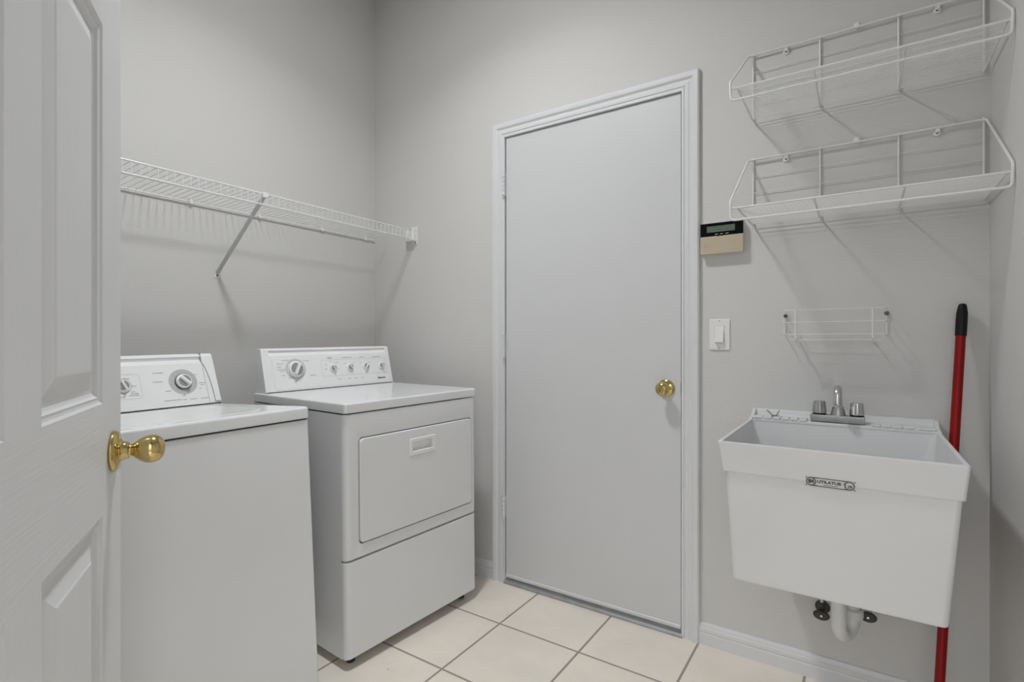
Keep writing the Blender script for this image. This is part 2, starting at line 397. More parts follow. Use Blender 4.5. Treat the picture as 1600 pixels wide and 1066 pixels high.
b.add([dpt(p[0], p[1], 0, 0) for p in q] + [dpt(p[0], p[1], 0, 1) for p in q], [(i, (i + 1) % 4, 4 + (i + 1) % 4, 4 + i) for i in range(4)])
def weld(o):
    bm = bmesh.new(); bm.from_mesh(o.data); bmesh.ops.remove_doubles(bm, verts=bm.verts[:], dist=1e-5)
    bmesh.ops.recalc_face_normals(bm, faces=bm.faces[:]); bm.to_mesh(o.data); bm.free()
slab = b.build('door_slab', M_grain, d2, smooth=False); weld(slab)
KP = [(0, 0), (0.032, 0), (0.0335, 0.0025), (0.033, 0.005), (0.029, 0.0085), (0.021, 0.0105), (0.0165, 0.0125), (0.0145, 0.017), (0.0135, 0.0215), (0.0115, 0.0225), (0.0098, 0.0235), (0.0098, 0.0262),
      (0.0112, 0.0285), (0.0150, 0.033), (0.0195, 0.039), (0.0225, 0.046), (0.0232, 0.052), (0.0225, 0.0585), (0.0198, 0.0645), (0.015, 0.069), (0.008, 0.0715), (0, 0.072)]
kz = 0.934
k2 = MB().lathe(KP, 48, frame((0.053, 0, kz), (0, -sg, 0), (0, 0, 1))).build('door_knob', M_brass, d2, ang=60)
MB().lathe([(a, h) for a, h in KP], 32, frame((0.053, sg * DT, kz), (0, sg, 0), (0, 0, 1))).build('door_knob', M_brass, d2, ang=60)
MB().box((-0.0008, sg * 0.006, kz - 0.028), (0.0012, sg * 0.029, kz + 0.028)).build('latch_plate', M_brass, d2, smooth=False)
for zc in (0.25, 1.02, 1.80):
    b = MB().lathe([(0, 0), (0.006, 0.001), (0.006, 0.088), (0, 0.089)], 12, Matrix.Translation((DW + 0.004, sg * (DT + 0.004), zc - 0.045)))
    b.box((DW - 0.0005, sg * 0.004, zc - 0.045), (DW + 0.002, sg * DT, zc + 0.045)); b.build('hinge', M_brass, d2)

# near doorway casing (behind the camera)
b = MB(); ls = []
for k, (sx, top) in enumerate(((-1, 0), (-1, 1), (1, 1), (1, 0))):
    ls.append([((-0.398 - w) if sx < 0 else (0.468 + w), YN + d * 0.9, (2.068 + w) if top else 0.0) for w, d in CP])
tag(MB().loops(ls).build('trim_4', M_trim, ang=22), 'white moulded casing of the entry doorway by the panelled door', 'door casing', kind='structure')

# ------------------------------------------------------------------ ceiling lamp
t = thing('ceiling_light', (LX, LY, CEIL), 'small round white downlight in the middle of the ceiling', 'lamp')
MB().lathe([(0.112, 0.0), (0.145, 0.0), (0.145, -0.006), (0.135, -0.012), (0.116, -0.014), (0.112, -0.010), (0.112, 0.0)], 40).build('lamp_trim', M_plas, t)
MB().lathe([(0, -0.0005), (0.1115, -0.0005), (0.1115, -0.009), (0, -0.009)][::-1], 40).build('diffuser', M_bulb, t, smooth=False)
ld = bpy.data.lights.new('lamp_beam', 'AREA'); ld.shape = 'DISK'; ld.size = 0.22; ld.energy = BEAM; ld.spread = radians(130); ld.color = (0.965, 0.985, 1.0)
lo_ = bpy.data.objects.new('lamp_beam', ld); COL.objects.link(lo_); lo_.parent = t; lo_.location = (0, 0, -0.016)

# ------------------------------------------------------------------ appliances
def words(M, items, m=M_lprint, name='printing', parent=None, lw=0.0016):
    """rows of worn illegible print: short dashes; items are (x, y, length) on the panel frame M"""
    b = MB(); b.X = M
    for x, y, ln in items:
        p = x - ln / 2; e = x + ln / 2
        while p < e - 0.001:
            w = min(random.uniform(0.0022, 0.0052), e - p)
            h = lw * random.uniform(0.75, 1.15)
            b.box((p, y - h / 2, 0), (p + w, y + h / 2, 0.0003)); p += w + 0.0007
    return b.build(name, m, parent, smooth=False)
def ring(b, x, y, r0, r1, n=40, a0=0, a1=360, h=0.0003):
    full = abs(a1 - a0) >= 360
    vs = []; fs = []
    for i in range(n + 1):
        a = radians(a0 + (a1 - a0) * i / n)
        for r in (r0, r1): vs.append((x + r * cos(a), y + r * sin(a), h))
    for i in range(n): fs.append((2 * i, 2 * i + 1, 2 * i + 3, 2 * i + 2))
    b.add(vs, fs)
def knob(parent, M, R, H, gap, angd, grip=1.0, insert=True, name='knob', hub=None):
    """control knob: round skirt with a raised grip bar, on the panel frame M"""
    b = MB(); b.X = M
    b.lathe([(0, 0), (R, 0), (R * 1.0, H * 0.25), (R * 0.93, H * 0.42), (R * 0.80, H * 0.50), (0, H * 0.52)], 32)
    a = radians(angd); Rm = M @ Matrix.Rotation(a, 4, 'Z')
    b.X = Rm
    w = R * 0.20 * grip
    b.prism([(-w, H * 0.4), (w, H * 0.4), (w * 0.7, H), (-w * 0.7, H)], 1, -R * 0.80, R * 0.80, R * 0.04, 1)
    k = b.build(name, M_cons, parent)
    if insert:
        c = MB(); c.X = Rm
        for s_ in (-1, 1):
            pts = [(s_ * w * 1.05, -R * 0.62)]
            for i in range(9):
                aa = radians(-58 + 116 * i / 8); pts.append((s_ * R * 0.78 * cos(aa), R * 0.78 * sin(aa)))
            pts.append((s_ * w * 1.05, R * 0.62))
            n = len(pts); c.add([(p[0], p[1], H * 0.53) for p in pts] + [(p[0] * 0.96, p[1] * 0.96, H * 0.60) for p in pts],
                                [tuple(range(n, 2 * n))] + [(i, (i + 1) % n, n + (i + 1) % n, n + i) for i in range(n)])
        c.build('knob_insert', M_insert, k)
    return k
def feet(parent, pts, h):
    for x, y in pts:
        MB().lathe([(0, -h), (0.015, -h), (0.015, -h + 0.006), (0.006, -h + 0.009), (0.007, 0.004), (0, 0.004)], 18, Matrix.Translation((x, y, 0))).build('leveling_foot', M_dgrey, parent)

# ---- dryer: local frame, x = outward from front face, y = along front to the right, z from cabinet underside
DR = thing('clothes_dryer', (-1.4305, 1.1533, 0.0345), 'white front-loading dryer with four small knobs, next to the door', 'clothes dryer', rot=(0.0109, 0.0005, -0.0720))
W_, D_, HS, HT, HD = 0.656, 0.624, 0.8357, 0.8703, 0.3334
b = MB()
b.box((-D_, 0.0015, 0.0), (-0.030, 0.0035, HS - 0.004)).box((-D_, W_ - 0.0035, 0.0), (-0.030, W_ - 0.0015, HS - 0.004)).box((-D_, 0.0035, 0.0), (-D_ + 0.003, W_ - 0.0035, HS - 0.004))
b.box((-D_ + 0.003, 0.0035, 0.0), (-0.034, W_ - 0.0035, 0.003))
b.box((-D_ + 0.02, 0.004, HS - 0.03), (-0.034, W_ - 0.004, HS - 0.012))
b.build('cabinet', M_enam, DR, smooth=False)
def bent(yz0, yz1, r=0.022, holes=[]):
    """front panel wrapping round both upright corners; from z yz0 to yz1"""
    y0, y1 = 0.0, W_
    pr = [(-0.030, y0)]
    pr += [(-r + r * sin(radians(t_)), y0 + r - r * cos(radians(t_))) for t_ in range(0, 91, 10)]
    pr += [(-r + r * cos(radians(t_)), y1 - r + r * sin(radians(t_))) for t_ in range(0, 91, 10)]
    pr += [(-0.030, y1)]
    return pr
def shell(b, pr, z0, z1, th=0.0012, rim=0.004):
    # upright curved shell with slightly turned-in top and bottom edges
    n = len(pr); ls = []
    cx = -0.030
    def inset(k):
        out = []
        for x, y in pr:
            yy = min(max(y, k), W_ - k); out.append((x - (k if x > -0.026 else 0), yy))
        return out
    zs = [(z0, rim), (z0 + rim * 0.3, rim * 0.35), (z0 + rim, 0), (z1 - rim, 0), (z1 - rim * 0.3, rim * 0.35), (z1, rim)]
    rows_ = [[(p[0], p[1], z) for p in inset(k)] for z, k in zs]
    rows_ = [[(-0.028 if p[0] > -0.028 else p[0], p[1], z0) for p in inset(rim)]] + rows_ + [[(-0.028 if p[0] > -0.028 else p[0], p[1], z1) for p in inset(rim)]]
    vs = [p for r in rows_ for p in r]; fs = []
    for i in range(len(rows_) - 1):
        for j in range(n - 1): fs.append((i * n + j, i * n + j + 1, (i + 1) * n + j + 1, (i + 1) * n + j))
    b.add(vs, fs)
# upper front: corners as bent strips, flat field with the door hole
hole = (0.052, 0.628, 0.381, 0.749)
b = MB(); r = 0.022
prL = [(-0.030, 0.0)] + [(-r + r * sin(radians(t_)), r - r * cos(radians(t_))) for t_ in range(0, 91, 9)]
prR = [(-r + r * cos(radians(t_)), W_ - r + r * sin(radians(t_))) for t_ in range(0, 91, 9)] + [(-0.030, W_)]
for pr in (prL, prR):
    n = len(pr); z0, z1 = HD + 0.004, HS - 0.004
    rows_ = [[(min(p[0], -0.028), p[1], z0) for p in pr], [(p[0] - 0.003, p[1], z0) for p in pr], [(p[0], p[1], z0 + 0.003) for p in pr], [(p[0], p[1], z1 - 0.003) for p in pr], [(p[0] - 0.003, p[1], z1) for p in pr], [(min(p[0], -0.028), p[1], z1) for p in pr]]
    b.add([p for q_ in rows_ for p in q_], [(i * n + j, i * n + j + 1, (i + 1) * n + j + 1, (i + 1) * n + j) for i in range(5) for j in range(n - 1)])
z0, z1 = HD + 0.004, HS - 0.004
ho = rrect(*hole, 0.018); 
bm = bmesh.new()
for loop in [rect(r, W_ - r, z0 + 0.003, z1 - 0.003), ho]:
    vs = [bm.verts.new((p[0], p[1], 0)) for p in loop]
    for i in range(len(vs)): bm.edges.new((vs[i], vs[(i + 1) % len(vs)]))
bmesh.ops.triangle_fill(bm, use_beauty=True, edges=bm.edges[:], normal=(0, 0, 1)); bm.verts.index_update()
b.add([(0, v.co.x, v.co.y) for v in bm.verts], [[v.index for v in f.verts] for f in bm.faces]); bm.free()
for zA, zB in ((z0, z0 + 0.003), (z1, z1 - 0.003)):
    b.add([(0, r, zB), (0, W_ - r, zB), (-0.003, W_ - r, zA), (-0.003, r, zA), (-0.028, W_ - r, zA), (-0.028, r, zA)], [(0, 1, 2, 3), (3, 2, 4, 5)])
b.loops([[(0, p[0], p[1]) for p in ho], [(-0.004, p[0] * 1, p[1]) for p in ho], [(-0.020, p[0], p[1]) for p in ho]], capa=False, capb=True)
o = b.build('front_panel', M_enam, DR, ang=40); weld(o)
# door of the dryer
dl = rrect(0.0565, 0.6245, 0.3855, 0.7450, 0.016)
def insetloop(x0, x1, y0, y1, r_, k): return rrect(x0 + k, x1 - k, y0 + k, y1 - k, max(r_ - k * 0.6, 0.002))
hx = (0.279, 0.411, 0.646, 0.709)
b = MB()
hb = (0.283, 0.407, 0.650, 0.705)
rows_ = [[(-0.019, p[0], p[1]) for p in insetloop(0.0565, 0.6245, 0.3855, 0.7450, 0.016, 0)],
         [(0.0005, p[0], p[1]) for p in insetloop(0.0565, 0.6245, 0.3855, 0.7450, 0.016, 0)],
         [(0.0030, p[0], p[1]) for p in insetloop(0.0565, 0.6245, 0.3855, 0.7450, 0.016, 0.0015)],
         [(0.0042, p[0], p[1]) for p in insetloop(0.0565, 0.6245, 0.3855, 0.7450, 0.016, 0.005)]]
b.loops(rows_, capa=True, capb=False)
bm = bmesh.new()
for loop in [insetloop(0.0565, 0.6245, 0.3855, 0.7450, 0.016, 0.005), rrect(*hb, 0.004, 3)]:
    vs = [bm.verts.new((p[0], p[1], 0)) for p in loop]
    for i in range(len(vs)): bm.edges.new((vs[i], vs[(i + 1) % len(vs)]))
bmesh.ops.triangle_fill(bm, use_beauty=True, edges=bm.edges[:], normal=(0, 0, 1)); bm.verts.index_update()
b.add([(0.0042, v.co.x, v.co.y) for v in bm.verts], [[v.index for v in f.verts] for f in bm.faces]); bm.free()
o = b.build('door', M_enam, DR, ang=40); weld(o)
# recessed pull
def lp(k, x, r_=0.004): return [(x, p[0], p[1]) for p in rrect(hx[0] + k, hx[1] - k, hx[2] + k, hx[3] - k, max(0.0015, r_ - k * 0.2), 3)]
h = MB().loops([lp(0, 0.0042), lp(0.001, 0.0062), lp(0.003, 0.0068), lp(0.005, 0.0050), lp(0.007, 0.0048), lp(0.009, 0.0066), lp(0.012, 0.0062), lp(0.014, 0.002), lp(0.015, -0.013)], capa=False, capb=True).build('handle', M_cons, o, ang=50)
h['label'] = 'recessed rectangular door pull'
# lower panel
b = MB()
pr = bent(0, 1)
shell(b, pr, 0.002, HD - 0.002, rim=0.0045)
b.box((-0.029, 0.004, 0.002), (-0.012, W_ - 0.004, 0.010))
b.build('toe_panel', M_enam, DR, ang=40)
MB().box((-0.040, 0.006, HD - 0.02), (-0.029, W_ - 0.006, HD + 0.02)).build('seam_shade', M_gap, DR, smooth=False)  # added dark strip, stands in for the shade deep in the panel gap
# top
b = MB()
b.loops([[(p[0], p[1], z) for p in rrect(-D_ + k, 0.002 - k, -0.001 + k, W_ + 0.001 - k, 0.012 - k * 0.5, 5)] for z, k in
         ((HS + 0.001, 0.006), (HS + 0.001, 0.0005), (HS + 0.004, 0), (HT - 0.006, 0.0), (HT - 0.0025, 0.0012), (HT - 0.0007, 0.004), (HT, 0.008))])
tp = b.build('top_panel', M_enam, DR, ang=50)
for (x, y, w, q_) in ((-0.401, 0.516, 0.016, 0.010), (-0.285, 0.046, 0.010, 0.005), (-0.451, 0.146, 0.010, 0.006), (-0.155, 0.262, 0.016, 0.004)):
    pts = [(x + q_ * 0.5 * cos(a) * random.uniform(0.6, 1.2), y + w * 0.5 * sin(a) * random.uniform(0.7, 1.1), HT + 0.0003) for a in [i * pi / 5 for i in range(10)]]
    MB().add(pts, [tuple(range(10))]).build('scuff_mark', M_insert, tp, smooth=False)['label'] = 'small dark chip in the enamel'
# console
CX0, CX1, CZ = -0.540, -0.583, 1.048
def cprof(groove):
    t_ = lambda z: CX0 + (CX1 - CX0) * (z - HT) / (CZ - HT)
    p = [(-0.622, HT + 0.0008), (CX0 - 0.005, HT + 0.0008), (t_(HT + 0.004), HT + 0.004)]
    if groove: p += [(t_(1.018), 1.018), (t_(1.021) - 0.004, 1.0215), (t_(1.030) - 0.0065, 1.030), (t_(1.038) - 0.0045, 1.038), (t_(1.040), 1.041)]
    p += [(t_(1.044), 1.044), (CX1 - 0.003, CZ), (-0.617, CZ + 0.001), (-0.622, CZ - 0.004)]
    return p
b = MB()
b.prism(cprof(False), 1, 0.010, 0.042, 0.0014, 2).prism(cprof(False), 1, 0.632, 0.650, 0.0014, 2).prism(cprof(True), 1, 0.040, 0.634)
con = b.build('control_console', M_cons, DR, ang=28)
MB().box((-0.615, 0.016, HT - 0.0005), (CX0 - 0.002, 0.645, HT + 0.0018)).build('console_gasket', M_gap, DR, smooth=False)
nr = Vector((CZ - HT, 0, CX0 - CX1)).normalized(); CF = frame((CX0, 0, HT), nr, (CX1 - CX0, 0, CZ - HT))
# panel frame: local x axis should run along +y
if (CF.to_3x3() @ Vector((1, 0, 0))).y < 0: CF = CF @ Matrix.Rotation(pi, 4, 'Z')
def on(y, z, h=0.0005): return CF @ Matrix.Translation((y, (z - HT) / nr.x, h))
# shallow raised face plate
b = MB(); b.X = CF
b.loops([[(p[0], p[1], h_) for p in rrect(0.050 + k, 0.628 - k, 0.008 + k, 0.142 - k, 0.010, 5)] for h_, k in ((-0.001, 0), (0.0006, 0.0003), (0.0012, 0.001))])
b.build('face_plate', M_cons, con)
PZ = 0.0013
kt = knob(con, on(0.149, 0.960, PZ), 0.034, 0.026, 0, -28, 0.95, name='timer_knob')
b = MB(); b.X = on(0.149, 0.960, PZ); ring(b, 0, 0, 0.0435, 0.0450)
ring(b, 0, 0, 0.037, 0.0415, a0=0, a1=360); b.build('dial_ring', M_ring, con, smooth=False)
for y, a_, ins in ((0.326, 22, True), (0.415, 30, True), (0.502, -35, True), (0.593, 20, True)):
    knob(con, on(y, 0.956, PZ), 0.0165, 0.018, 0, a_, 0.9, insert=ins)
P0 = on(0, HT, PZ + 0.0001)
def zz(z): return (z - HT) / nr.x
words(P0, [(0.083, zz(0.985), 0.030), (0.078, zz(0.972), 0.018), (0.086, zz(0.962), 0.032), (0.090, zz(0.955), 0.022), (0.092, zz(0.937), 0.016), (0.125, zz(0.925), 0.026), (0.155, zz(0.912), 0.026),
           (0.108, zz(0.998), 0.030), (0.20, zz(0.994), 0.03), (0.225, zz(0.930), 0.028),
           (0.292, zz(0.973), 0.014), (0.290, zz(0.953), 0.014), (0.318, zz(0.985), 0.010), (0.348, zz(0.980), 0.018), (0.352, zz(0.952), 0.010),
           (0.392, zz(0.974), 0.008), (0.436, zz(0.974), 0.008), (0.478, zz(0.974), 0.008), (0.525, zz(0.974), 0.008),
           (0.350, zz(0.905), 0.018), (0.405, zz(0.905), 0.016), (0.44, zz(0.905), 0.014), (0.475, zz(0.905), 0.014)], M_print, 'printing', con, 0.0022)
words(P0, [(0.315, zz(1.004), 0.026), (0.316, zz(0.999), 0.020), (0.405, zz(1.001), 0.052), (0.487, zz(1.000), 0.024), (0.570, zz(0.999), 0.046)], M_print, 'printing', con, 0.0026)
b = MB(); b.X = P0
for z in (0.993, 0.922): b.box((0.27, zz(z) - 0.0004, 0), (0.62, zz(z) + 0.0004, 0.0002))
for y in (0.27, 0.6195): b.box((y, zz(0.922), 0), (y + 0.0007, zz(0.993), 0.0002))
b.build('printed_border', M_ring, con, smooth=False)
text('Kenmore', 0.0125, P0 @ Matrix.Translation((0.583, zz(0.898), 0.0004)), M_bprint, 'brand_lettering', con, bold=0.0004, sx=0.95)
feet(DR, [(-0.05, 0.05), (-0.05, W_ - 0.05), (-D_ + 0.05, 0.05), (-D_ + 0.05, W_ - 0.05)], 0.0335)

# ---- washer: local frame from the front right bottom corner; y negative to the left
WA = thing('washing_machine', (-1.4118, 1.0349, 0.0354), 'white top-loading washer behind the open panelled door, left of the dryer', 'washing machine', rot=(0.0127, -0.0480, 0.0027))
HS, HT = 0.8375, 0.8746; Wd = 0.66; D_ = 0.645
b = MB()
b.loops([[(p[0], p[1], z) for p in rrect(-D_, 0 - k, -Wd + k, -k, 0.012, 5)] for z, k in ((0.0, 0.003), (0.002, 0), (HS - 0.007, 0.0), (HS - 0.004, 0.003))])
b.build('cabinet', M_enam, WA, ang=50)
MB().box((-D_ + 0.01, -Wd + 0.006, HS - 0.006), (-0.006, -0.006, HS + 0.003)).build('seam_shade', M_gap, WA, smooth=False)  # dark box painting in the shade of the gap under the top
# top with lid opening
b = MB()
out = lambda k: rrect(-D_ + k, 0.004 - k, -Wd - 0.002 + k, 0.002 - k, 0.016 - k * 0.5, 8)
b.loops([[(p[0], p[1], z) for p in out(k)] for z, k in ((HS + 0.001, 0.008), (HS + 0.0005, 0.001), (HS + 0.003, 0), (HT - 0.009, 0.0), (HT - 0.004, 0.0012), (HT - 0.001, 0.005), (HT, 0.011))], capa=True, capb=False)
def lk(k): return rrect(-0.515 + k, -0.045 - k, -Wd + 0.085 + k, -0.085 - k, 0.080 - k, 8)
b.loops([[(p[0], p[1], HT) for p in out(0.011)]] + [[(p[0], p[1], HT - d_) for p in lk(k)] for k, d_ in ((0, 0), (0.004, 0.0006), (0.008, 0.0020), (0.012, 0.0022))], capa=False, capb=True)
o = b.build('top_panel', M_enam, WA, ang=50); weld(o)
b = MB(); b.loops([[(p[0], p[1], HT + d_) for p in lk(k)] for k, d_ in ((0.0125, -0.0021), (0.0130, -0.0012), (0.016, 0.0), (0.024, 0.0005), (0.055, -0.0010), (0.075, -0.0016))])
b.build('lid', M_enam, WA, ang=50)
b = MB(); b.box((-0.35, -0.074, HT), (-0.31, -0.040, HT + 0.0006)); b.build('warning_sticker', M_sticker, WA, smooth=False)
# washer console
CX0, CX1, CZ = -0.5445, -0.6115, 1.063
Yr, Yl = 0.014, -Wd - 0.013
def wprof(kind, k=0.0):
    f_ = lambda z: CX0 + (CX1 - CX0) * (z - HT) / (CZ - HT)
    p = [(-0.650, HT + 0.0012), (CX0 - 0.006, HT + 0.0012), (f_(HT + 0.005) - k, HT + 0.005)]
    if kind == 'mid': p += [(f_(1.028) , 1.028), (f_(1.031) - 0.005, 1.031), (f_(1.040) - 0.0085, 1.041), (f_(1.049) - 0.004, 1.050), (f_(1.052), 1.053), (f_(1.058) - 0.001, 1.0585)]
    else: p += [(f_(1.055), 1.055)]
    p += [(CX1 - 0.006, CZ), (-0.646, CZ + 0.001), (-0.650, CZ - 0.003)]
    return p
b = MB(); b.prism(wprof('mid'), 1, Yl + 0.044, Yr - 0.044); con = b.build('control_console', M_cons, WA, ang=28)
nr = Vector((CZ - HT, 0, CX0 - CX1)).normalized(); CF = frame((CX0, 0, HT), nr, (CX1 - CX0, 0, CZ - HT))
if (CF.to_3x3() @ Vector((1, 0, 0))).y < 0: CF = CF @ Matrix.Rotation(pi, 4, 'Z')
# end caps: shaped cap with an inner edge curving inward toward the top
for sgn, ye in ((1, Yr), (-1, Yl)):
    b = MB(); b.prism(wprof('end', 0.0), 1, min(ye, ye - sgn * 0.043), max(ye, ye - sgn * 0.043), 0.0022, 2)
    b.X = CF
    H_ = (1.057 - HT) / nr.x
    inner = [(ye - sgn * o_, (z_ - HT) / nr.x) for o_, z_ in ((0.023, 0.884), (0.0232, 0.905), (0.0243, 0.936), (0.0285, 0.972), (0.0335, 0.999), (0.0385, 1.017), (0.0415, 1.025), (0.0435, 1.0275))] + [(ye - sgn * 0.0435, H_ - 0.030), (ye - sgn * 0.0435, H_ - 0.004)]
    outer = [(ye - sgn * 0.004, H_ - 0.003), (ye - sgn * 0.003, 0.008)]
    pl_ = inner + outer; n = len(pl_)
    b.add([(p[0], p[1], -0.002) for p in pl_] + [(p[0], p[1], 0.0025) for p in pl_] + [(p[0] * 0.0 + (p[0] + (ye - sgn * 0.02 - p[0]) * 0.06), p[1] + (H_ / 2 - p[1]) * 0.02, 0.0042) for p in pl_],
          [tuple(range(2 * n, 3 * n))] + [(i, (i + 1) % n, n + (i + 1) % n, n + i) for i in range(n)] + [(n + i, n + (i + 1) % n, 2 * n + (i + 1) % n, 2 * n + i) for i in range(n)])
    b.build('console_end_cap', M_cons, WA, ang=40)
    s_ = MB(); s_.X = CF
    s_.tube([(p[0] - sgn * 0.0004, p[1], 0.0008) for p in inner[:-1]], 0.0008, 6); s_.build('cap_seam', M_insert, con)
    MB().box((-0.646, min(ye - sgn * 0.0435, ye - sgn * 0.0447), 1.026), (CX1 + 0.006, max(ye - sgn * 0.0435, ye - sgn * 0.0447), CZ + 0.0012)).build('cap_seam', M_insert, con, smooth=False)
MB().box((-0.646, Yl + 0.004, HT - 0.0005), (CX0 - 0.002, Yr - 0.004, HT + 0.0025)).build('console_gasket', M_gap, WA, smooth=False)
def zz(z): return (z - HT) / nr.x
def on(y, z, h=0.0004): return CF @ Matrix.Translation((y, zz(z), h))
b = MB(); b.X = on(-0.106, 0.963); ring(b, 0, 0, 0.030, 0.0475); b.build('dial_ring', M_ring, con, smooth=False)
b = MB(); b.X = on(-0.106, 0.963, 0); b.lathe([(0, 0), (0.0285, 0), (0.0285, 0.004), (0, 0.0042)], 36); b.build('dial_collar', M_gap, con)
knob(con, on(-0.106, 0.963, 0.0035), 0.0265, 0.022, 0, 42, 1.3, name='timer_knob')
knob(con, on(-0.293, 0.962, 0), 0.0215, 0.020, 0, 20, 0.9)
b = MB(); b.X = on(-0.293, 0.962); ring(b, 0, 0, 0.0245, 0.0265); 
b.build('dial_ring', M_ring, con, smooth=False)
knob(con, on(-0.44, 0.958, 0), 0.0195, 0.020, 0, -20, 0.9)
knob(con, on(-0.57, 0.958, 0), 0.0195, 0.020, 0, 60, 0.9)
P0 = on(0, HT, 0.0004)
words(P0, [(-0.181, zz(0.999), 0.034), (-0.187, zz(0.968), 0.030), (-0.160, zz(0.934), 0.018), (-0.063, zz(0.986), 0.018), (-0.041, zz(0.955), 0.026), (-0.043, zz(0.948), 0.014), (-0.052, zz(0.934), 0.008), (-0.112, zz(0.9135), 0.010), (-0.110, zz(0.9175), 0.006),
           (-0.150, zz(0.901), 0.056), (-0.112, zz(0.900), 0.012), (-0.082, zz(0.8995), 0.026), (-0.044, zz(0.899), 0.026),
           (-0.262, zz(0.960), 0.018), (-0.266, zz(0.941), 0.012), (-0.262, zz(0.935), 0.022), (-0.264, zz(0.929), 0.030), (-0.30, zz(0.926), 0.02), (-0.280, zz(0.986), 0.020)], M_print, 'printing', con, 0.0024)
b = MB(); b.X = P0
x0_, x1_, z0_, z1_ = -0.655, -0.240, zz(0.918), zz(1.000)
o_ = rrect(x0_, x1_, z0_, z1_, 0.012); i_ = rrect(x0_ + 0.0008, x1_ - 0.0008, z0_ + 0.0008, z1_ - 0.0008, 0.0112)
b.loops([[(p[0], p[1], 0.0002) for p in o_], [(p[0], p[1], 0.0002) for p in i_]], False, False); b.build('printed_border', M_ring, con, smooth=False)
feet(WA, [(-0.05, -0.05), (-0.05, -Wd + 0.05)], 0.034)
feet(WA, [(-D_ + 0.05, -0.05), (-D_ + 0.05, -Wd + 0.05)], 0.012)

# ------------------------------------------------------------------ closet wire shelf on the left wall
SH = thing('wire_shelf', (XL, 0.95, 1.677), 'long white wire shelf on the left wall above washer and dryer', 'wire shelf')
so = Vector((XL, 0.95, 1.677))
def LB(b, name, m, parent, org, **k):
    b.v = [v - org for v in b.v]; return b.build(name, m, parent, **k)
ya, yb = 0.0, 1.955
b = MB()
for x, z, r_ in ((-1.930, 1.688, 0.0031), (-1.931, 1.646, 0.0031), (-2.102, 1.6905, 0.0026), (-2.234, 1.6735, 0.0031)):
    b.tube([(x, ya, z), (x, yb if x > -2.2 else 1.99, z)], r_, 8)
LB(b, 'long_rods', M_wire, SH, so)
b = MB(); n = int((yb - ya) / 0.0254)
for i in range(n + 1):
    y = ya + 0.004 + i * 0.0254
    b.tube([(-2.234, y, 1.6785), (-1.934, y, 1.6885), (-1.9285, y, 1.6875), (-1.9285, y, 1.646)], 0.0013, 5)
LB(b, 'deck_wires', M_wire, SH, so)
for y in (0.15, 0.45, 0.74, 1.035, 1.325, 1.65, 1.926):
    b = MB().box((XL, y - 0.006, 1.664), (XL + 0.014, y + 0.006, 1.6825), 0.002, 1).box((XL, y - 0.004, 1.6825), (XL + 0.006, y + 0.004, 1.693), 0.001, 1)
    b.lathe([(0, 0), (0.003, 0), (0.0025, 0.0015), (0, 0.002)], 10, frame((XL + 0.006, y, 1.6885), (1, 0, 0), (0, 0, 1)))
    LB(b, 'wall_clip', M_plas, SH, so)
# diagonal brace: bent channel strip
p0 = Vector((XL + 0.004, 1.141, 1.398)); p1 = Vector((-1.934, 1.164, 1.676)); dd = (p1 - p0).normalized(); sd = Vector((0, 1, 0)); sd = (sd - dd * sd.dot(dd)).normalized(); nn = dd.cross(sd)
b = MB(); w = 0.0075
for s_ in (-1, 1):
    pass
q = []
for p in (p0, p1):
    q.append([p + sd * a + nn * c for a, c in ((-w, 0), (-w, 0.006), (-w + 0.0015, 0.006), (-w + 0.0015, 0.0015), (w - 0.0015, 0.0015), (w - 0.0015, 0.006), (w, 0.006), (w, 0))])
b.loops(q)
br = LB(b, 'support_brace', M_brace, SH, so, smooth=False)
b = MB().box((XL, 1.129, 1.380), (XL + 0.003, 1.153, 1.402), 0.001, 1); LB(b, 'brace_foot', M_plas, br, so)
b = MB().lathe([(0, 0), (0.0042, 0), (0.0035, 0.002), (0, 0.0025)], 12, frame((XL + 0.003, 1.141, 1.390), (1, 0, 0), (0, 0, 1))); LB(b, 'screw', M_screw, br, so)
b = MB().box((-1.940, 1.153, 1.674), (-1.924, 1.176, 1.694), 0.002, 1); LB(b, 'brace_hook', M_plas, br, so)
# end bracket on the back wall
b = MB().box((-1.978, YB - 0.034, 1.636), (-1.922, YB - 0.003, 1.700), 0.003, 1).box((-1.957, YB - 0.005, 1.621), (-1.918, YB, 1.712), 0.0015, 1)
eb = LB(b, 'end_bracket', M_plas, SH, so)
b = MB().lathe([(0, 0), (0.0035, 0), (0.003, 0.002), (0, 0.0025)], 12, frame((-1.938, YB - 0.034, 1.694), (0, -1, 0), (0, 0, 1)))
LB(b, 'screw', M_screw, eb, so)
b = MB().lathe([(0, 0), (0.0035, 0), (0.003, 0.002), (0, 0.0025)], 12, frame((-1.932, YB - 0.005, 1.628), (0, -1, 0), (0, 0, 1))); LB(b, 'screw', M_screw, eb, so)

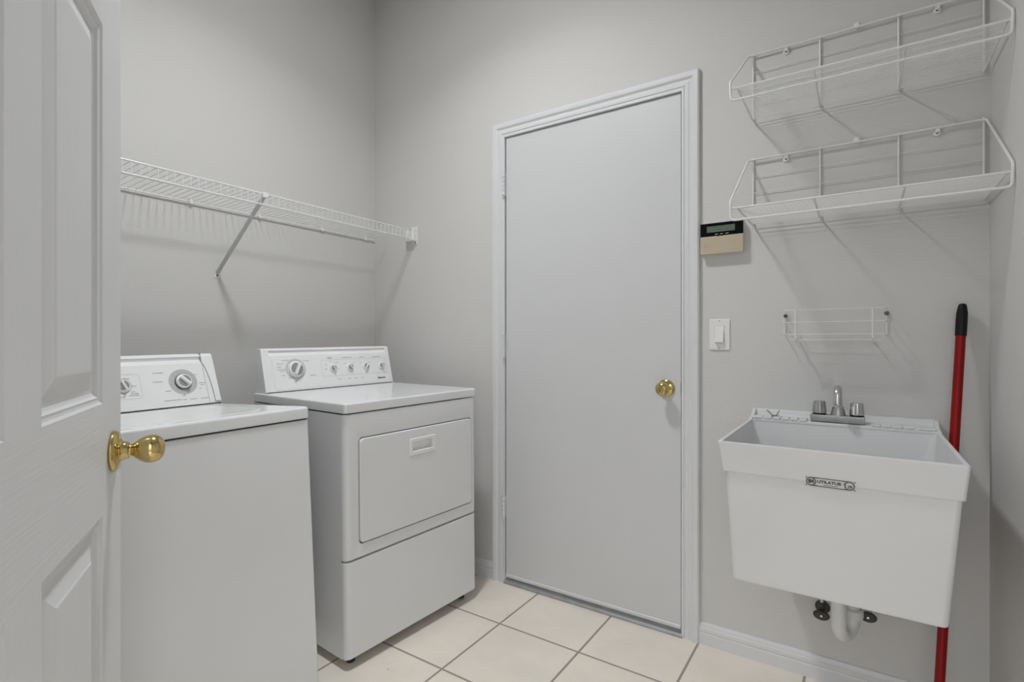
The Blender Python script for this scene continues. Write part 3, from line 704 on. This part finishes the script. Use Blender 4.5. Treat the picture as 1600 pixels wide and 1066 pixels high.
# ------------------------------------------------------------------ two wire racks on the back wall
def wall_rack(ztop, label):
    zf = ztop - 0.228; org = Vector((-0.01, YB, zf))
    t = thing('wall_rack', org, label, 'wire rack', group='white wire wall racks above the tub')
    yw, yf = YB - 0.011, 1.700
    b = MB(); r_ = 0.0034
    zk, zl = zf + 0.020, zf - 0.037
    def corner(a, c, e, rad=0.012, n=5):
        a, c, e = Vector(a), Vector(c), Vector(e); u = (a - c).normalized() * rad; v = (e - c).normalized() * rad
        return [c + u * (1 - i / n) ** 2 + v * (i / n) ** 2 for i in range(n + 1)]
    P = [(-0.325, yw, ztop), (-0.329, yf, zk), (-0.327, yf, zl), (0.3035, yf, zl), (0.3055, yf, zk), (0.3015, yw, ztop)]
    pts = []
    for i in range(6): pts += corner(P[i - 1], P[i], P[(i + 1) % 6])
    b.tube(pts, r_, 8, closed=True)
    LB(b, 'outer_frame', M_wire, t, org)
    b = MB(); b.tube([(-0.327, yf + 0.004, zf), (0.304, yf + 0.004, zf)], 0.003, 8); LB(b, 'front_rail', M_wire, t, org)
    b = MB(); n = 30
    for i in range(1, n + 1):
        y = yf + 0.004 + i * (YB - 0.012 - yf - 0.004) / n
        b.tube([(-0.312, y, zf + 0.0038), (0.300, y, zf + 0.0038)], 0.0012, 5)
    LB(b, 'deck_wires', M_wire, t, org)
    b = MB()
    for k in (0.058, 0.115, 0.171): b.tube([(-0.312, YB - 0.0065, ztop - k), (0.300, YB - 0.0065, ztop - k)], 0.0012, 5)
    LB(b, 'back_wires', M_wire, t, org)
    for x in (-0.310, -0.108, 0.100, 0.297):
        b = MB(); b.tube([(x, YB - 0.0055, ztop + 0.008), (x, YB - 0.0055, zf + 0.006)] + arc((x, YB - 0.0115, zf + 0.006), 0.006, 0, -90, 4, lambda u, v: (0, u, v)) + [(x, yf + 0.004, zf - 0.0005)], 0.0029, 8)
        LB(b, 'support_wire', M_wire, t, org)
    for x, dz in ((-0.208, -0.014), (-0.0065, 0.009), (0.1926, -0.014)):
        M = frame((x, YB, ztop + dz), (0, -1, 0), (0, 0, 1))
        b = MB(); b.X = M
        b.lathe([(0, 0), (0.0095, 0), (0.0095, 0.004), (0.0075, 0.006), (0, 0.006)], 20)
        b.box((-0.0045, min(0, -dz), 0), (0.0075, max(0, -dz) + 0.004, 0.012), 0.002, 1)
        c = LB(b, 'wall_clip', M_plas, t, org)
        b = MB(); b.X = M; b.lathe([(0, 0.0055), (0.0034, 0.006), (0.0028, 0.0075), (0, 0.008)], 12); LB(b, 'screw', M_screw, c, org)
    return t
wall_rack(2.113, 'upper of two white wire racks mounted over the utility tub')
wall_rack(1.748, 'lower of two white wire racks over the utility tub, beside the keypad')

# ---- little wire basket
org = Vector((-0.07, YB, 1.13))
t = thing('wire_basket', org, 'small empty white wire basket screwed to wall above the faucet', 'wire basket')
yw, yf = YB - 0.006, 1.918
b = MB()
for z in (1.2145, 1.1755, 1.1365):
    b.tube([(-0.212, yw, z), (-0.2055, yf + 0.006, z), (-0.2035, yf, z), (0.0660, yf, z), (0.0685, yf + 0.006, z), (0.0705, yw, z)], 0.0016, 6)
b.tube([(-0.212, yw, 1.2145), (-0.212, yw, 1.1365)], 0.0018, 6); b.tube([(0.0705, yw, 1.2145), (0.0705, yw, 1.1365)], 0.0018, 6)
LB(b, 'side_wires', M_wire, t, org)
for x in (-0.172, 0.0335):
    b = MB().tube([(x, yf - 0.003, 1.216), (x, yf - 0.003, 1.124), (x, yf + 0.002, 1.1205), (x, yw, 1.1205)], 0.0024, 8); LB(b, 'upright_wire', M_wire, t, org)
b = MB().tube([(-0.189, yf + 0.004, 1.1185), (0.0535, yf + 0.004, 1.1185)], 0.0016, 6)
for y in (yf + 0.022, yf + 0.04, yf + 0.058): b.tube([(-0.189, y, 1.1185), (0.0535, y, 1.1185)], 0.0013, 6)
LB(b, 'bottom_wires', M_wire, t, org)
for x, z in ((-0.2085, 1.2), (0.0705, 1.2015)):
    b = MB().lathe([(0, 0), (0.0035, 0), (0.0035, 0.006), (0.0058, 0.007), (0.0062, 0.010), (0.004, 0.0125), (0, 0.013)], 16, frame((x, YB, z), (0, -1, 0), (0, 0, 1))); LB(b, 'screw', M_screw, t, org)

# ------------------------------------------------------------------ keypad
org = Vector((-0.412, YB, 1.485))
t = thing('alarm_keypad', org, 'beige alarm keypad with black top and small display, beside the door casing', 'alarm keypad')
x0, x1, z0, z1 = -0.484, -0.339, 1.429, 1.541; yf = YB - 0.028
LB(MB().box((x0 + 0.001, yf + 0.008, z0 + 0.002), (x1 - 0.001, YB, z1 + 0.002), 0.002, 2), 'housing', M_plas, t, org)
LB(MB().box((x0, yf, z0), (x1, yf + 0.0085, 1.4935), 0.0018, 2), 'cover_flap', M_beige, t, org)
LB(MB().box((x0, yf - 0.0002, 1.494), (x1, yf + 0.0085, z1), 0.0018, 2), 'display_bezel', M_kblack, t, org)
ds = LB(MB().box((-0.461, yf - 0.0009, 1.5075), (-0.366, yf - 0.0002, 1.529)), 'display', M_lcd, t, org, smooth=False)
b = MB()
for row in (1.5225, 1.5135):
    for i in range(16):
        if random.random() < 0.86:
            xx = -0.4585 + i * 0.0057
            for k in range(2): b.box((xx + 0.0004 + 0.0022 * k, yf - 0.0011, row - 0.0026 * random.random()), (xx + 0.0014 + 0.0024 * k, yf - 0.0009, row + 0.003))
LB(b, 'segments', M_lcdt, ds, org, smooth=False)
b = MB()
for x, w in ((-0.428, 0.010), (-0.411, 0.010), (-0.392, 0.011)): b.box((x - w / 2, yf - 0.0006, 1.4985), (x + w / 2, yf - 0.0003, 1.5003))
LB(b, 'status_marks', M_sticker, t, org, smooth=False)
b = MB()
for x in (-0.423, -0.409):
    b.add([(x - 0.004, yf - 0.0004, 1.4945), (x + 0.004, yf - 0.0004, 1.4945), (x, yf - 0.0004, 1.490)], [(0, 1, 2)])
LB(b, 'indicator_arrows', M_kblack, t, org, smooth=False)
o = text('DSC', 0.0085, frame((-0.4655, yf - 0.0004, 1.459), (0, -1, 0), (0, 0, 1)), M_print, 'maker_mark', t, bold=0.0003); o.data.transform(Matrix.Translation(-org))

# ---- light switch
org = Vector((-0.4225, YB, 1.139))
t = thing('light_switch', org, 'white paddle light switch between door casing and wire basket', 'light switch')
def sw(x0, x1, z0, z1, ya_, yb_, bev): return MB().box((x0, ya_, z0), (x1, yb_, z1), bev, 3)
b = MB(); b.loops([[(p[0], YB - d, p[1]) for p in rrect(-0.458 + k, -0.387 - k, 1.0825 + k, 1.195 - k, 0.004, 4)] for d, k in ((0, 0), (0.0025, 0.0), (0.0048, 0.0012), (0.006, 0.004))])
LB(b, 'cover_plate', M_plas, t, org)
b = MB(); b.loops([[(p[0], YB - d, p[1]) for p in rrect(-0.4405 + k, -0.4045 - k, 1.106 + k, 1.172 - k, 0.002, 3)] for d, k in ((0.0061, 0), (0.0072, 0.0005), (0.0072, 0.0018), (0.0045, 0.0020))], capa=False)
LB(b, 'switch_frame', M_plas, t, org)
b = MB().prism([(YB - 0.004, 1.109), (YB - 0.0165, 1.1095), (YB - 0.0175, 1.112), (YB - 0.0125, 1.139), (YB - 0.0068, 1.1695), (YB - 0.004, 1.1695)], 0, -0.4372, -0.4078, 0.0006, 1)
LB(b, 'switch_paddle', M_plas, t, org)
for z in (1.1885, 1.0895):
    LB(MB().lathe([(0, 0), (0.0026, 0), (0.0022, 0.0012), (0, 0.0014)], 12, frame((-0.4225, YB - 0.006, z), (0, -1, 0), (0, 0, 1))), 'screw', M_chrome, t, org)

# ------------------------------------------------------------------ utility tub
org = Vector((-0.057, YB, 0.853))
t = thing('utility_tub', org, 'white plastic wall-hung laundry tub under the wire basket', 'utility sink')
def rl(x0, x1, y0, y1, z, r_, n=5): return [(p[0], p[1], z) for p in rrect(x0, x1, y0, y1, r_, n)]
yb_ = YB - 0.001
b = MB()
LO = [rl(-0.262, 0.148, 1.475, 1.915, 0.497, 0.02), rl(-0.2745, 0.1605, 1.455, 1.930, 0.495, 0.015), rl(-0.2765, 0.162, 1.4525, 1.935, 0.500, 0.015), rl(-0.2915, 0.1825, 1.4395, 1.97, 0.778, 0.012),
      rl(-0.2965, 0.1870, 1.4355, yb_, 0.778, 0.008), rl(-0.3085, 0.1935, 1.4300, yb_, 0.850, 0.007), rl(-0.3080, 0.1930, 1.4305, yb_, 0.8535, 0.007), rl(-0.3060, 0.1910, 1.4325, yb_, 0.8545, 0.006),
      rl(-0.3000, 0.1850, 1.4385, 1.900, 0.8545, 0.006), rl(-0.2985, 0.1835, 1.4400, 1.8985, 0.8525, 0.010), rl(-0.290, 0.175, 1.4520, 1.888, 0.770, 0.030), rl(-0.270, 0.155, 1.475, 1.868, 0.590, 0.045), rl(-0.255, 0.140, 1.49, 1.853, 0.572, 0.05), rl(-0.20, 0.09, 1.545, 1.80, 0.566, 0.05)]
b.loops(LO)
basin = LB(b, 'basin', M_tub, t, org, ang=45)
# back ledge with lip, soap ridges and end steps
b = MB()
b.prism([(1.897, 0.849), (1.897, 0.8585), (1.900, 0.8605), (1.972, 0.8625), (1.976, 0.866), (1.979, 0.878), (1.984, 0.8815), (1.999, 0.8815), (1.999, 0.849)], 0, -0.3065, 0.1925, 0.0015, 1)
for xe, s_ in ((-0.3075, 1), (0.1935, -1)):
    b.prism([(1.880, 0.852), (1.890, 0.858), (1.935, 0.863), (1.950, 0.872), (1.965, 0.8805), (1.999, 0.8815), (1.999, 0.851)], 0, min(xe, xe + s_ * 0.010), max(xe, xe + s_ * 0.010), 0.0015, 1)
LB(b, 'back_ledge', M_tub, basin, org, ang=40)
spans = [(-0.262 + i * 0.0255, -0.2405 + i * 0.0255, 0.8655) for i in range(5)] + [(0.030 + i * 0.0265, 0.0525 + i * 0.0265, 0.8655) for i in range(4)] + [(-0.300, -0.268, 0.864), (0.142, 0.182, 0.864)]
for xa, xb, zt in spans:
    LB(MB().box((xa, 1.896, 0.858), (xb, 1.945, zt), 0.002, 1), 'soap_ridge', M_tub, basin, org)
# metal spring clip left on the ledge
b = MB()
b.box((-0.246, 1.932, 0.8655), (-0.222, 1.946, 0.8675))
b.prism([(-0.258, 0.884), (-0.240, 0.868), (-0.236, 0.868), (-0.232, 0.869), (-0.222, 0.886), (-0.220, 0.886), (-0.228, 0.866), (-0.242, 0.865), (-0.260, 0.882)], 1, 1.932, 1.944)
LB(b, 'mounting_clip', M_sat, t, org, smooth=False)['label'] = 'small bent metal clip on the left of the ledge'
# label sticker on the front skirt
SM = frame((-0.0565, 1.4352, 0.7665), (0, -1, 0), (0, 0, 1))
# front skirt leans: from (1.430,.850) to (1.4355,.778); below it the body
lx0, lx1, lz0, lz1 = -0.0500, 0.0500, -0.0105, 0.0105
SM = frame((-0.0575, 1.4347, 0.7915 - 0.0115), (0, -1, -0.076), (0, 0, 1))
b = MB(); b.X = SM; b.box((lx0, lz0, 0.0002), (lx1, lz1, 0.0008))
stk = LB(b, 'maker_label', M_sticker, t, org, smooth=False); stk['label'] = 'silver label with black border and lettering'
b = MB(); b.X = SM; h_ = 0.0010
for s_ in (-1, 1): b.box((-0.036, s_ * 0.0096 - 0.0009, 0.0007), (0.036, s_ * 0.0096 + 0.0009, h_))
for s_ in (-1, 1):
    ring(b, s_ * 0.0385, 0, 0.0083, 0.0106, 32, h=h_); ring(b, s_ * 0.0385, 0, 0.0068, 0.0074, 32, h=h_)
    for q_ in (-1, 1):
        for x_ in (0.0485, 0.0285): b.box((s_ * x_ - 0.0015, q_ * 0.0092 - 0.0013, 0.0007), (s_ * x_ + 0.0015, q_ * 0.0092 + 0.0013, h_))
b.box((-0.014, -0.0064, 0.0007), (0.016, -0.0052, h_))
LB(b, 'label_border', M_bprint, stk, org, smooth=False)
for body, sz, x, y, bo, sx in (('UTILATUB', 0.0094, -0.002, 0.0012, 0.00045, 1.12), ('EM', 0.0105, -0.0385, 0, 0.0009, 0.85), ('19', 0.0085, 0.0390, -0.0026, 0.0006, 1.0), ('\u00ae', 0.004, 0.0275, 0.0030, 0.0001, 1.0)):
    o = text(body, sz, Matrix.Translation(-org) @ SM @ Matrix.Translation((x, y, 0.0010)), M_bprint, 'lettering', stk, ext=0.0001, bold=bo, sx=sx)
# faucet
org = Vector((-0.057, 1.905, 0.8605))
f = thing('faucet', org, 'chrome two-handle faucet standing on the back ledge of the tub', 'faucet')
b = MB(); b.box((-0.1295, 1.8985, 0.8619), (0.0145, 1.944, 0.884), 0.003, 2); b.lathe([(0, 0.0), (0.021, 0), (0.019, 0.010), (0.0165, 0.0195), (0.016, 0.0215), (0, 0.0215)], 28, Matrix.Translation((-0.0555, 1.923, 0.8835)))
LB(b, 'faucet_base', M_sat, f, org)
b = MB(); ps = [(-0.0555, 1.923, 0.902), (-0.0555, 1.923, 0.944)] + arc((-0.0555, 1.893, 0.944), 0.030, 0, 165, 12, lambda u, v: (0, u, v * 0.80)) + [(-0.0555, 1.862, 0.925)]
b.tube(ps, [0.0115] * 2 + [0.0112] * 13 + [0.0108], 16); b.lathe([(0, 0), (0.0155, 0), (0.0155, 0.006), (0.012, 0.009), (0, 0.009)], 24, Matrix.Translation((-0.0555, 1.923, 0.904)))
LB(b, 'spout', M_chrome, f, org)
for x, m_ in ((-0.1055, M_sat), (-0.0065, M_chrome)):
    b = MB(); n = 48; ls = []
    for z, r_ in ((0.888, 0.0188), (0.890, 0.0194), (0.905, 0.0184), (0.921, 0.0170), (0.925, 0.0150), (0.9255, 0.010)):
        ls.append([(x + (r_ * (1 - (0.07 if (j // 3) % 2 and z > 0.889 and z < 0.924 else 0))) * cos(2 * pi * j / n), 1.923 + (r_ * (1 - (0.07 if (j // 3) % 2 and z > 0.889 and z < 0.924 else 0))) * sin(2 * pi * j / n), z) for j in range(n)])
    b.loops(ls); kb = LB(b, 'handle', m_, f, org, ang=25)
    LB(MB().lathe([(0, 0), (0.0182, 0), (0.0182, 0.0042), (0, 0.0042)], 28, Matrix.Translation((x, 1.923, 0.8838))), 'handle_gasket', M_black, kb, org)
# drain trap
org = Vector((-0.047, 1.70, 0.45))
p = thing('drain_trap', org, 'white plastic drain trap hanging under the laundry tub', 'drain pipe')
r_ = 0.0185
b = MB(); c = Vector((-0.047, 1.735, 0.332))
pts = [(-0.047, 1.70, 0.497), (-0.047, 1.70, 0.332)] + arc((-0.0315, 1.7315, 0.332), 0.035, 180, 360, 12, lambda u, v: (u * 0.44, u * 0.90, v))[1:] + [(-0.016, 1.763, 0.36), (-0.016, 1.768, 0.374), (-0.016, 1.785, 0.382), (-0.016, 1.997, 0.384)]
b.tube(pts, r_, 20); LB(b, 'pipe', M_pvc, p, org, ang=50)
b = MB().lathe([(0, 0), (0.025, 0), (0.026, 0.006), (0.026, 0.024), (0.022, 0.028), (0, 0.028)], 16, Matrix.Translation((-0.047, 1.70, 0.440))); LB(b, 'slip_nut', M_pvc, p, org)
b = MB().lathe([(0, 0), (0.025, 0), (0.026, 0.006), (0.026, 0.022), (0.022, 0.026), (0, 0.026)], 16, Matrix.Translation((-0.016, 1.763, 0.336))); LB(b, 'slip_nut', M_pvc, p, org)
b = MB().lathe([(0, 0), (0.042, 0), (0.040, 0.004), (0.02, 0.008), (0, 0.008)], 28, frame((-0.016, YB, 0.384), (0, -1, 0), (0, 0, 1))); LB(b, 'wall_flange', M_chrome, p, org)
# shutoff valves
for x, z, lab, sd_ in ((-0.101, 0.240, 'dark oval shutoff valve left of the white drain trap', -1), (0.022, 0.270, 'dark oval shutoff valve right of the white drain trap', 1)):
    org = Vector((x, YB, z)); v = thing('shutoff_valve', org, lab, 'water valve', group='shutoff valves under the tub')
    b = MB(); b.lathe([(0, 0), (0.022, 0), (0.021, 0.003), (0.009, 0.006), (0.008, 0.045), (0, 0.045)], 20, frame((x, YB, z), (0, -1, 0), (0, 0, 1)))
    b.lathe([(0, 0), (0.011, 0), (0.012, 0.006), (0.012, 0.028), (0, 0.030)], 16, frame((x, YB - 0.03, z), (0, -1, 0), (0, 0, 1)))
    b.lathe([(0, 0), (0.010, 0), (0.010, 0.026), (0, 0.027)], 12, frame((x, YB - 0.043, z + 0.006), (0, 0, 1), (1, 0, 0)))
    LB(b, 'valve_body', M_dgrey if sd_ < 0 else M_pvc, v, org)
    b = MB(); M = frame((x, YB - 0.060, z), (0, -1, 0), (0, 0, 1)) @ Matrix.Diagonal((1.0, 0.66, 1, 1)); b.X = M
    b.lathe([(0, 0), (0.022, 0), (0.0235, 0.003), (0.0225, 0.008), (0.018, 0.011), (0, 0.011)], 28)
    hd = LB(b, 'valve_handle', M_dgrey, v, org)
    LB(MB().lathe([(0, 0), (0.0042, 0), (0.0036, 0.002), (0, 0.0025)], 12, frame((x, YB - 0.071, z), (0, -1, 0), (0, 0, 1))), 'screw', M_chrome, hd, org)
    b = MB(); zt = 0.52
    b.tube([(x, YB - 0.043, z + 0.03), (x, YB - 0.043, z + 0.10), (x + sd_ * 0.004, YB - 0.035, z + 0.2), (x * 0.95, YB - 0.014, 0.60)], 0.005, 10)
    LB(b, 'supply_line', M_pvc, v, org)

# ------------------------------------------------------------------ red handle leaning in the corner
top = Vector((0.248, 1.975, 1.222)); bot = Vector((0.1702, 1.804, 0.002)); ax = (top - bot); Lh = ax.length; ax.normalize()
M = frame(bot, ax, (0, 1, 0))
t = thing('broom_handle', bot, 'long red metal broom handle with black tip leaning in the corner', 'broom handle')
b = MB(); b.X = M; b.lathe([(0, 0), (0.008, 0), (0.0095, 0.004), (0.0095, 0.03), (0.0118, 0.032), (0.0118, Lh - 0.085), (0, Lh - 0.085)], 28); LB(b, 'pole', M_red, t, bot)
b = MB(); b.X = M; b.lathe([(0.0118, Lh - 0.094), (0.0134, Lh - 0.093), (0.0137, Lh - 0.05), (0.0132, Lh - 0.028), (0.0105, Lh - 0.009), (0.0085, Lh - 0.002), (0.006, Lh), (0, Lh)], 28); cap = LB(b, 'end_cap', M_black, t, bot, ang=60); cap['label'] = 'black plastic cap'
